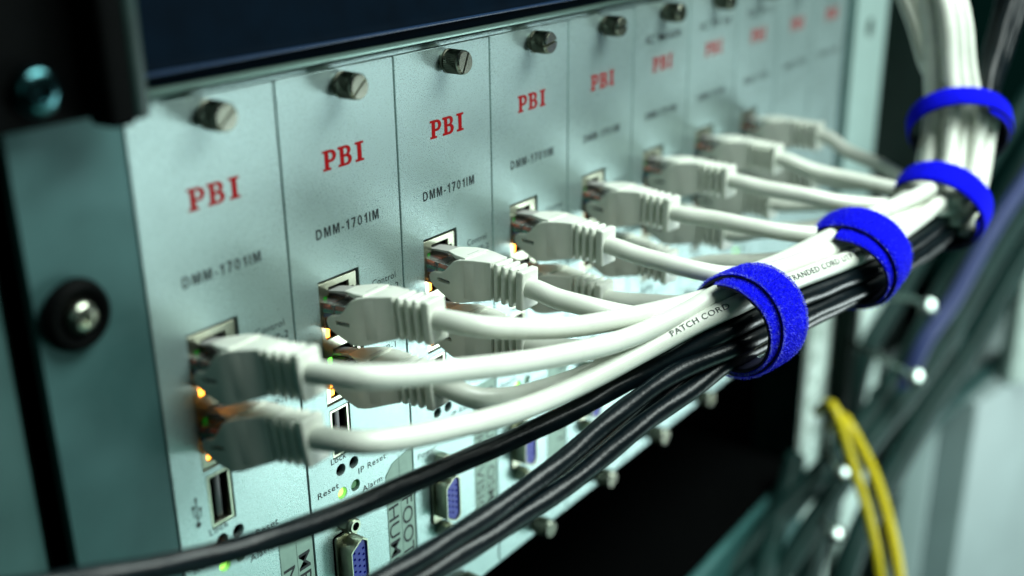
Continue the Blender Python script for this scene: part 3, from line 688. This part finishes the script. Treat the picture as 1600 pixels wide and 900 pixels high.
MID = {
'c1t': [(20.5, -44.2, -57.2), (43.0, -50.5, -62.8), (72.8, -57.2, -68.9), (98.6, -64.3, -71.5), (119.0, -70.7, -69.8)],
'c1b': [(19.5, -44.0, -73.0), (27.5, -47.6, -74.6), (41.8, -50.9, -77.2), (61.9, -55.0, -80.2), (83.9, -59.7, -80.4), (105.7, -67.3, -76.5), (122.9, -75.2, -71.8)],
'c2t': [(63.5, -44.5, -60.0), (87.2, -53.5, -66.4), (106.3, -61.0, -68.4)],
'c2b': [(61.0, -42.5, -79.2), (68.6, -45.8, -81.6), (84.3, -47.2, -85.5), (104.6, -56.9, -83.2)],
'c3t': [(100.0, -41.5, -64.6), (102.0, -47.9, -65.6), (106.0, -54.7, -67.5), (114, -62, -70.5)],
'c3b': [(100.5, -41.4, -79.9), (104.0, -51.0, -79.6), (111.0, -58.7, -80.2)],
'c4t': [(142.6, -42.0, -63.8), (145.2, -51.7, -65.5), (150.0, -62.1, -67.8), (159.0, -70.5, -70.0)],
'c4b': [(142.4, -42.7, -79.4), (147.0, -53.4, -79.3), (156.0, -62.8, -80.0)],
'c5t': [(185.6, -46.5, -62.9), (188.8, -58.9, -64.2), (194.5, -70.2, -66.0), (204.0, -80.3, -67.5)],
'c5b': [(185.8, -47.2, -78.4), (190.0, -59.2, -77.1), (199.0, -71.5, -75.8)],
'c6t': [(228.0, -45.8, -62.4), (232.0, -58.7, -63.8), (238.5, -70.8, -66.3), (249.0, -80.9, -68.5)],
'c6b': [(228.6, -46.3, -78.7), (234.0, -60.9, -77.0), (246.0, -74.3, -74.0)],
'c7t': [(270.0, -45.8, -64.6), (273.0, -60.2, -66.8)], 'c7b': [(270.0, -44.3, -79.4), (273.5, -59.8, -77.4)],
'c8t': [(312.0, -45.6, -65.8), (309.5, -60.2, -69.0)], 'c8b': [(312.0, -45.3, -80.5), (309.8, -60.0, -78.2)],
'kA': [(-69.6, -16.8, -75.4), (-60.7, -19.3, -77.3), (-49.2, -22.6, -80.3), (-36.8, -24.1, -84.4), (-23.7, -26.4, -88.3), (-12.5, -28.8, -90.8), (-2.1, -31.2, -92.3), (7.8, -33.0, -93.7), (18.0, -34.8, -94.6), (28.7, -37.1, -94.9), (40.5, -39.0, -95.3), (52.0, -41.9, -95.2), (71.4, -47.9, -94.2), (90.4, -55.6, -91.1), (108.5, -63.0, -86.6)],
'kB': [(-23.8, -33.0, -110.3), (-5.9, -43.4, -108.0), (17.6, -50.4, -105.5), (44.8, -55.4, -103.5), (72.1, -59.6, -99.8), (96.5, -66.0, -91.2), (114.8, -73.5, -84.3)],
'kC': [(-20.2, -34.0, -115.5), (0.0, -44.9, -112.9), (23.6, -52.9, -109.5), (51.9, -57.9, -107.8), (77.9, -63.8, -103.7), (100.9, -70.6, -95.4), (119.2, -77.2, -89.5)],
'kD': [(-19.6, -25.5, -123.6), (-0.7, -34.4, -119.7), (24.1, -43.9, -115.5), (54.1, -52.1, -112.4), (78.7, -59.2, -107.6), (104.8, -67.0, -97.6)],
'kE': [(-18.8, -19.2, -129.0), (-1.4, -25.9, -124.9), (23.4, -35.7, -121.3), (53.5, -44.0, -117.0), (80.7, -53.8, -109.8), (110.1, -64.0, -95.7)],
}
TOPW = [V((313, -86, -26)), V((315, -82.5, -11)), V((319, -74.5, 8)), V((324, -65, 30))]
TOPS = [V((317.9, -80.1, -33)), V((325.5, -68.5, -14)), V((332.2, -57.1, 4)), V((338.5, -46.7, 26))]
TOPK = [V((323, -97, -38)), V((337, -96, -24)), V((352, -96, -6)), V((369, -96, 18))]
def tail(n):
    o, u = R4[n]
    if n in blacks:
        k = blacks.index(n); return [p + V(((k - 2) * 4.0, (k % 2) * 4.0, (k - 2) * -1.6)) * (0.6 + .25 * i) for i, p in enumerate(TOPK)]
    if n in ('c8t', 'c7t'):
        return [p + V((o * .1, u * .1 + (4 if n == 'c7t' else 0), 0)) for p in TOPS]
    return [p + V((-u * (.76 - .07 * i), -o * (.85 - .05 * i), 0)) for i, p in enumerate(TOPW)]
plug_lab = {'t': 'upper', 'b': 'lower'}
tilt = {'c1t': (-7.4, 3), 'c1b': (-9.8, 3), 'c2t': (-5.0, 1.5), 'c2b': (-4.8, 1), 'c3t': (1.2, -4), 'c3b': (0, -4.5), 'c4t': (0, -5), 'c4b': (-1, -5.5)}
shift = {'c1t': (-1.9, 1.5), 'c1b': (-1.9, 1.5), 'c2t': (-1.0, .5), 'c2b': (-1.0, .5)}
cab_paths = {}
for n in whites:
    ci = int(n[1]) - 1; zc = ports['top'] if n[2] == 't' else ports['low']
    sh_ = shift.get(n, (-1.0, 0)); base = V((ci * P + 17 + sh_[0], sh_[1], zc))
    side = 'upper' if n[2] == 't' else 'lower'
    lab = f'pale grey patch cable plugged into the {side} port of the {ordn[ci]} module from the left'
    root = thing('patch_cable', base, lab, 'cable', 'pale patch cables')
    pt, pz = tilt.get(n, (random.uniform(-2, 2), random.uniform(-8, -4)))
    rot = Matrix.Rotation(math.radians(pt), 4, 'X') @ Matrix.Rotation(math.radians(pz), 4, 'Z')
    con = None
    for q in protos:
        c = q.copy(); COL.objects.link(c); c.name = q.name.split('.')[0]
        if q in (BOOT, CON):
            c.parent = root; c.matrix_local = rot
            if q is CON: con = c
        else: c.parent = con
    ex = base + rot @ V((0, -33.5, 1.2)); dr = (rot @ V((0, -1, 0)))
    pts = [ex, ex + dr * 4.5]
    if ci == 0: pts[1] = ex + dr * 3.0
    pts += [V(q) for q in MID[n]]
    if n in R1: pts += [at_ring(0, *R1[n], -6), at_ring(0, *R1[n], 7)]
    if n in R2: pts += [at_ring(1, *R2[n], -6), at_ring(1, *R2[n], 7)]
    if n not in ('c7b', 'c8b', 'c8t', 'c7t') or True: pts += [at_ring(2, *R3[n], -5), at_ring(2, *R3[n], 5)]
    pts += [at_ring(3, *R4[n], -2), at_ring(3, *R4[n], 5)] + tail(n)
    path = smooth_path(pts, 1.3); cab_paths[n] = path
    # light lifting apart of kinks
    for _ in range(6):
        path = [path[0], path[1]] + [(path[i - 1] + path[i] * 2 + path[i + 1]) / 4 for i in range(2, len(path) - 1)] + [path[-1]]
    cab_paths[n] = path
    bm = bmesh.new(); tube(bm, path, 2.88, 24, rfun=lambda s, a, p_=random.uniform(0, 6): 2.88 + .03 * math.sin(s * .19 + p_) + .03 * math.sin(2 * a + s * .06 + p_)); part('jacket', bm, M['jacket'], root, smooth='all', off=base)

def wrap_text(body, path, s0, ang0, r, h, width, m, parent, base, bold=0.0):
    me, wd = text_mesh(body, h, bold, 1.1); bm = bmesh.new(); bm.from_mesh(me)
    bmesh.ops.subdivide_edges(bm, edges=[e for e in bm.edges if e.calc_length() > .5], cuts=2); bmesh.ops.triangulate(bm, faces=bm.faces)
    cum = [0]
    for a, b in zip(path, path[1:]): cum.append(cum[-1] + (b - a).length)
    for v in bm.verts:
        s = s0 + v.co.x * width / wd; i = max(1, min(len(path) - 1, next((k for k, c in enumerate(cum) if c > s), len(path) - 1)))
        f = (s - cum[i - 1]) / (cum[i] - cum[i - 1]); p = path[i - 1].lerp(path[i], f)
        i0 = max(0, i - 3); i1 = min(len(path) - 1, i + 2)
        t = (path[i1] - path[i0]).normalized(); N = (V((0, 0, 1)) - t * t.z).normalized(); B = t.cross(N)    # B points to the viewer side for +x running cables
        a = ang0 - v.co.y / r
        v.co = p + (N * math.cos(a) + B * math.sin(a)) * (r + .035)
    bpy.data.meshes.remove(me)
    return part('printed_lettering', bm, m, parent, smooth=False, off=base)

croot = [o for o in bpy.data.objects if o.get('label', '').startswith('pale grey patch cable plugged into the lower port of the first')][0]
pth = cab_paths['c1b']; cum = [0]
for a, b in zip(pth, pth[1:]): cum.append(cum[-1] + (b - a).length)
i1 = min(range(len(pth)), key=lambda i: (pth[i] - at_ring(0, *R1['c1b'], -8)).length)
base = croot.location / S
wrap_text('PATCH CORD', pth, cum[i1] - 21.5, 1.0, 3.0, 1.75, 19.5, M['ink'], croot, base)
wrap_text('STRANDED CORD UTP 4PR', pth, cum[i1] + 24, 1.0, 3.0, 1.9, 44, M['ink'], croot, base)

# ------------------------------------------------------------------ black cables
klab = ['highest glossy black cable, the one crossing the label tapes on its own', 'upper cable of the glossy black group sagging below the white cables',
        'foremost glossy black cable along the lower edge of the bundle', 'glossy black cable just behind the foremost one in the sagging group',
        'rearmost glossy black cable at the bottom of the sagging group']
for k, n in enumerate(blacks):
    pts = [V(q) for q in MID[n]] + [at_ring(0, *R1[n], -6), at_ring(0, *R1[n], 7), at_ring(1, *R2[n], -6), at_ring(1, *R2[n], 7), at_ring(2, *R3[n], -5), at_ring(2, *R3[n], 5), at_ring(3, *R4[n], -2), at_ring(3, *R4[n], 5)] + tail(n)
    path = smooth_path(pts, 0.9)
    for _ in range(8): path = [path[0]] + [(path[i - 1] + path[i] * 2 + path[i + 1]) / 4 for i in range(1, len(path) - 1)] + [path[-1]]
    ph = random.uniform(0, 6); ph2 = random.uniform(0, 6)
    base = pts[4]
    root = thing('black_cable', base, klab[k], 'cable', 'black cables of the bundle')
    bm = bmesh.new()
    tube(bm, path, 2.75, 28, rfun=lambda s, a: 2.72 + .055 * math.sin(2 * a + s * .25 + ph) + .035 * math.sin(3 * a - s * .36 + ph2) + .02 * math.sin(s * 2.9 + a))
    part('jacket', bm, M['blk_jacket'], root, smooth='all', off=base)

# ------------------------------------------------------------------ hook and loop straps
def strap(name, k, label, T=None, R=15.2, width=12.5, fibres=0, dx=(0, 0, 0), laps=1.75, ph0=-128, seg=260, wob=0.0, cap_end=True):
    t, out, up = rframe(k); C0 = RC[k] + V(dx)
    if T:
        t = V(T).normalized(); out = (out - t * out.dot(t)).normalized(); up = out.cross(t).normalized() * (1 if out.cross(t).dot(up) > 0 else -1)
    root = thing(name, C0, label, 'cable strap', 'blue cable straps')
    a0 = ph0; a1 = ph0 + 360 * laps
    th = 1.3; rows = []
    rnd = random.Random(k + 3)
    for i in range(seg + 1):
        f = i / seg; a = math.radians(a0 + (a1 - a0) * f)
        lap = (a0 + (a1 - a0) * f - a0) / 360
        # outer first lap, then the end tucks inside and slides towards the viewer side
        rr = R if lap < 1 else R - 1.5 * min(1, (lap - 1) / .12)
        if lap < 0.08: rr = R + 1.2 * (1 - lap / .08)
        ax = 0 if lap < 1.12 else -6.2 * min(1, (lap - 1.12) / .45)
        ax += wob * math.sin(a * 1.3 + k)
        e = out * math.cos(a) + up * math.sin(a)
        sq = 1 + .03 * math.sin(2 * a + k)
        rows.append((C0 + e * rr * sq + t * ax, e, f))
    bm = bmesh.new(); nw = 9; outer = []; inner = []
    for p, e, f in rows:
        ro = []; ri = []
        for j in range(nw):
            u = j / (nw - 1) * 2 - 1
            wv = width / 2
            endr = 1.0
            d = min(f, 1 - f) * seg / 5.0
            if d < 1: endr = math.sqrt(max(.05, 1 - (1 - d) ** 2))
            jag = rnd.uniform(-.12, .12) if abs(u) == 1 else 0
            crown = .18 * (1 - u * u) - (.35 if abs(u) == 1 else 0)
            ro.append(bm.verts.new(p + t * (u * wv * (0.75 + .25 * endr) + jag) + e * (th / 2 + crown)))
            ri.append(bm.verts.new(p + t * (u * wv * (0.75 + .25 * endr) + jag) - e * (th / 2 - (.25 if abs(u) == 1 else 0))))
        outer.append(ro); inner.append(ri)
    fo = []; fi = []
    for i in range(seg):
        for j in range(nw - 1):
            fo.append(bm.faces.new((outer[i][j], outer[i][j + 1], outer[i + 1][j + 1], outer[i + 1][j])))
            fi.append(bm.faces.new((inner[i][j], inner[i + 1][j], inner[i + 1][j + 1], inner[i][j + 1])))
        fi.append(bm.faces.new((outer[i][0], outer[i + 1][0], inner[i + 1][0], inner[i][0])))
        fi.append(bm.faces.new((outer[i][-1], inner[i][-1], inner[i + 1][-1], outer[i + 1][-1])))
    for q in (0, seg):
        for j in range(nw - 1): fi.append(bm.faces.new((outer[q][j], inner[q][j], inner[q][j + 1], outer[q][j + 1]) if q == 0 else (outer[q][j + 1], inner[q][j + 1], inner[q][j], outer[q][j])))
    bmesh.ops.recalc_face_normals(bm, faces=bm.faces)
    for f_ in fi: f_.material_index = 1
    me = bpy.data.meshes.new('fabric_band'); bmesh.ops.translate(bm, verts=bm.verts, vec=-C0); bmesh.ops.scale(bm, vec=(S, S, S), verts=bm.verts); bm.to_mesh(me)
    me.materials.append(M['blue']); me.materials.append(M['strap_back'])
    bm.free(); link_mesh('fabric_band', me, None, root, smooth='all')
    if fibres:
        vs = []; fs = []; mi = []
        for q in range(fibres):
            i = rnd.randrange(seg); u = rnd.uniform(-1, 1)
            if rnd.random() < .2: u = rnd.choice((-1, 1)) * rnd.uniform(.93, 1.0)
            p, e, f = rows[i]; p2, _, _ = rows[i + 1]; tt = rnd.random(); pp = p.lerp(p2, tt)
            crown = .18 * (1 - u * u)
            s = pp + t * (u * width / 2) + e * (th / 2 + crown - .12)
            cs = (p2 - p).normalized()
            L = rnd.uniform(.4, 1.1)
            d = (e * rnd.uniform(.35, 1.0) + t * rnd.uniform(-.7, .7) + t * (.6 * u if abs(u) > .92 else 0) + cs * rnd.uniform(-.7, .7)).normalized() * L
            wdir = d.cross(V((rnd.random() - .5, rnd.random() - .5, rnd.random() - .5))).normalized() * .045
            curl = d.cross(wdir).normalized() * rnd.uniform(-.12, .12)
            b_ = len(vs); vs += [s - wdir, s + wdir, s + d * .6 + curl + wdir * .8, s + d * .6 + curl - wdir * .8, s + d]
            fs += [(b_, b_ + 1, b_ + 2, b_ + 3), (b_ + 3, b_ + 2, b_ + 4)]
            pale = (2 if rnd.random() < .22 else 1 if rnd.random() < (.008 if abs(u) < .92 else .45) else 0)
            mi += [pale, pale]
        me = bpy.data.meshes.new('loop_pile'); me.from_pydata([tuple((v - C0) * S) for v in vs], [], fs)
        me.materials.append(M['blue_fibre']); me.materials.append(M['fringe']); me.materials.append(M['blue_pale']); me.polygons.foreach_set('material_index', mi); me.update()
        link_mesh('loop_pile', me, None, root)
    return root
strap('cable_strap', 0, 'nearest fuzzy blue strap, in sharp focus, with its end tucked inside', None, 14.8, 12.5, fibres=46000, dx=(1, 0, 0), ph0=-142, laps=1.69)
strap('cable_strap', 1, 'second blue strap from the left, half way along the straight part of the bundle', (.95, -.05, .25), 15.8, 12.5, fibres=6000, dx=(-8, 3, 2), ph0=-120, laps=1.6)
strap('cable_strap', 2, 'third blue strap from the left, just where the bundle starts to bend upwards', (.9, -.03, .42), 17.0, 11.5, fibres=0, dx=(-5, 0, 0), ph0=-100, laps=1.3)
strap('cable_strap', 3, 'topmost blue strap, wrapped round the upright part of the white bundle', (.7, .35, .5), 18.2, 9.0, fibres=0, dx=(-3, 0, 1), ph0=-60, laps=1.3, wob=1.5)

# ------------------------------------------------------------------ background cables and hardware on the right
def loose(name, pts, r, mm, label, cat, group=None):
    base = V(pts[len(pts) // 2]); root = thing(name, base, label, cat, group)
    bm = bmesh.new(); tube(bm, smooth_path([V(p) for p in pts], 4), r, 16); part('jacket', bm, M[mm], root, smooth='all', off=base)
loose('yellow_cable', [(385, -18, -226), (368, -30, -211), (359.1, -36.5, -208.7), (356.3, -48.0, -232.6), (353.6, -59.5, -256.6), (348.0, -71.0, -286.5), (341.4, -81.2, -340)], 2.5, 'yellow', 'left one of the two bright yellow cables hanging at the lower right', 'cable', 'yellow cables')
loose('yellow_cable', [(400, -22, -240), (384, -32, -225), (374.0, -39.0, -222.3), (370.0, -55.7, -243.8), (362.7, -68.6, -265.5), (353.6, -78.7, -286.6), (346.1, -87.6, -340)], 2.8, 'yellow', 'right one of the two bright yellow cables hanging at the lower right', 'cable', 'yellow cables')
G = 'loose cables behind the rack'
loose('grey_cable', [(650, -70, -80), (615.0, -67.0, -107.0), (559.0, -57.0, -153.0), (508.0, -46.0, -189.0), (464.0, -41.0, -219.0), (416.0, -31.0, -250.0), (370.0, -15.0, -275.0), (312.0, 7.0, -310.0)], 7, 'grey_jacket', 'thick dark grey green cable nearest the bundle among those sloping down at the right', 'cable', G)
loose('grey_cable', [(640, -95, -95), (602.0, -80.0, -127.0), (550.0, -68.0, -160.0), (506.0, -61.0, -189.0), (455.0, -51.0, -225.0), (410.0, -41.0, -248.0), (369.0, -33.0, -270.0), (320.0, -21.0, -310.0)], 6, 'grey_jacket', 'dark grey green cable directly below the violet one', 'cable', G)
loose('grey_cable', [(670, -90, -110), (628.0, -79.0, -153.0), (576.0, -69.0, -192.0), (526.0, -61.0, -228.0), (480.0, -51.0, -255.0), (441.0, -47.0, -276.0), (399.0, -43.0, -302.0), (365.0, -43.0, -340.0)], 7, 'grey_jacket', 'lowest of the long dark cables sloping down at the right', 'cable', G)
loose('grey_cable', [(700, -58, -50), (660.0, -48.0, -92.0), (604.0, -36.0, -137.0), (548.0, -21.0, -177.0), (517.0, -15.0, -206.0), (485.0, -9.0, -235.0), (472.0, -9.0, -290.0)], 6, 'grey_jacket', 'dark cable farthest back, passing behind the distant bolts', 'cable', G)
loose('violet_cable', [(600, -92, -80), (562.0, -79.0, -111.0), (513.0, -65.0, -151.0), (478.0, -57.0, -185.0), (455, -50, -205), (440, -44, -240)], 4.5, 'violet_jacket', 'violet cable among the dark ones at the right edge', 'cable')
loose('grey_cable', [(395, -5, -262), (350, -14, -285), (300, -25, -300), (250, -40, -330)], 6, 'grey_jacket', 'dark cable drooping left below the teal equipment front', 'cable', G)
loose('grey_cable', [(400, -25, -285), (365, -30, -300), (330, -40, -320), (290, -50, -350)], 7, 'grey_jacket', 'lowest dark cable beside the yellow ones at the bottom edge', 'cable', G)

# cable manager with bolts, their heads shaped to throw highlights
cm = thing('cable_manager', (440, -40, -220), 'dark vertical cable manager with shiny bolts, heads tilted to glint, left of the sloping cables', 'cable manager')
bm = bmesh.new(); box(bm, 455, 470, -9, 1.5, -300, -150, 2); part('bar', bm, M['dark_steel'], cm, off=(440, -40, -220))
def dome(bm, c, n, r, curv):
    n = V(n).normalized(); a = n.orthogonal().normalized(); b = n.cross(a); c = V(c); N = 24
    prev = None
    for k in range(5, -1, -1):
        rr = r * k / 5; h = (curv - math.sqrt(curv * curv - r * r)) - (curv - math.sqrt(curv * curv - rr * rr))
        if k: ring = [bm.verts.new(c + n * h + (a * math.cos(2 * math.pi * i / N) + b * math.sin(2 * math.pi * i / N)) * rr) for i in range(N)]
        if prev and k:
            for i in range(N): bm.faces.new((prev[i], prev[(i + 1) % N], ring[(i + 1) % N], ring[i]))
        if k == 0:
            top = bm.verts.new(c + n * h)
            for i in range(N): bm.faces.new((prev[i], prev[(i + 1) % N], top))
        if k == 5:
            back = [bm.verts.new(v.co - n * 3) for v in ring]
            for i in range(N): bm.faces.new((back[i], back[(i + 1) % N], ring[(i + 1) % N], ring[i]))
            bm.faces.new(back[::-1])
        prev = ring
for c in ((459, -49, -183), (425, -56, -211), (367, -41, -246), (347, -47, -270)):
    n = (V((-140, -203, 48)) - V(c)).normalized() + (V((170, -330, 560)) - V(c)).normalized()  # head faces halfway between camera and lamp so it glints
    bm = bmesh.new(); dome(bm, c, n, 5.0, 14); bmesh.ops.recalc_face_normals(bm, faces=bm.faces)
    cc = V(c) - n.normalized() * 3; tube(bm, [cc, V((cc.x + 9, cc.y + 10, cc.z)), V((458, -4, cc.z))], 1.8, 14)
    part('bolt', bm, M['dull_bolt'], cm, smooth='all', off=(440, -40, -220))

def rbox(name, label, cat, org, dirx, L, depth, z0, z1, mm, group=None):
    root = thing(name, org, label, cat, group); dx = V((dirx[0], dirx[1], 0)).normalized(); dy = V((-dx.y, dx.x, 0))
    bm = bmesh.new(); box(bm, 0, L, 0, depth, z0, z1, 2.5, 3)
    for v in bm.verts: v.co = V((0, 0, v.co.z)) + dx * v.co.x + dy * v.co.y + V((org[0], org[1], 0))
    part('casing', bm, M[mm], root, off=org); return root
rbox('equipment_case', 'large pale blurred casing filling the lower right corner', 'equipment case', (626, -48, -400), (1, -.25), 260, 90, -700, -312, 'pale_case')
rbox('cabinet_frame', 'pale green upright frame at the right edge above the big pale casing', 'frame', (668, -58, -250), (.6, -.8), 22, 20, -311, -190, 'post')
rbox('equipment_case', 'small pale block standing between the yellow cables and the large pale casing', 'equipment case', (583, -14, -350), (.6, -.8), 22, 40, -600, -304, 'pale_case')
rbox('shelf_edge', 'thin pale metal shelf edge blurred behind the sloping cables at the right', 'shelf', (500, -20, -262), (1, -.1), 200, 12, -270, -262, 'post_teal')
rbox('shelf_edge', 'lower thin metal shelf edge just above the large pale casing', 'shelf', (520, -30, -306), (1, -.1), 200, 12, -314, -306, 'post_teal')
ground = thing('floor', (300, -100, -1400), 'dark floor of the room far below', 'floor', kind='structure')
bm = bmesh.new(); box(bm, -3000, 4000, -3000, 500, -1420, -1400); part('floor_surface', bm, M['dark_steel'], ground, off=(300, -100, -1400))
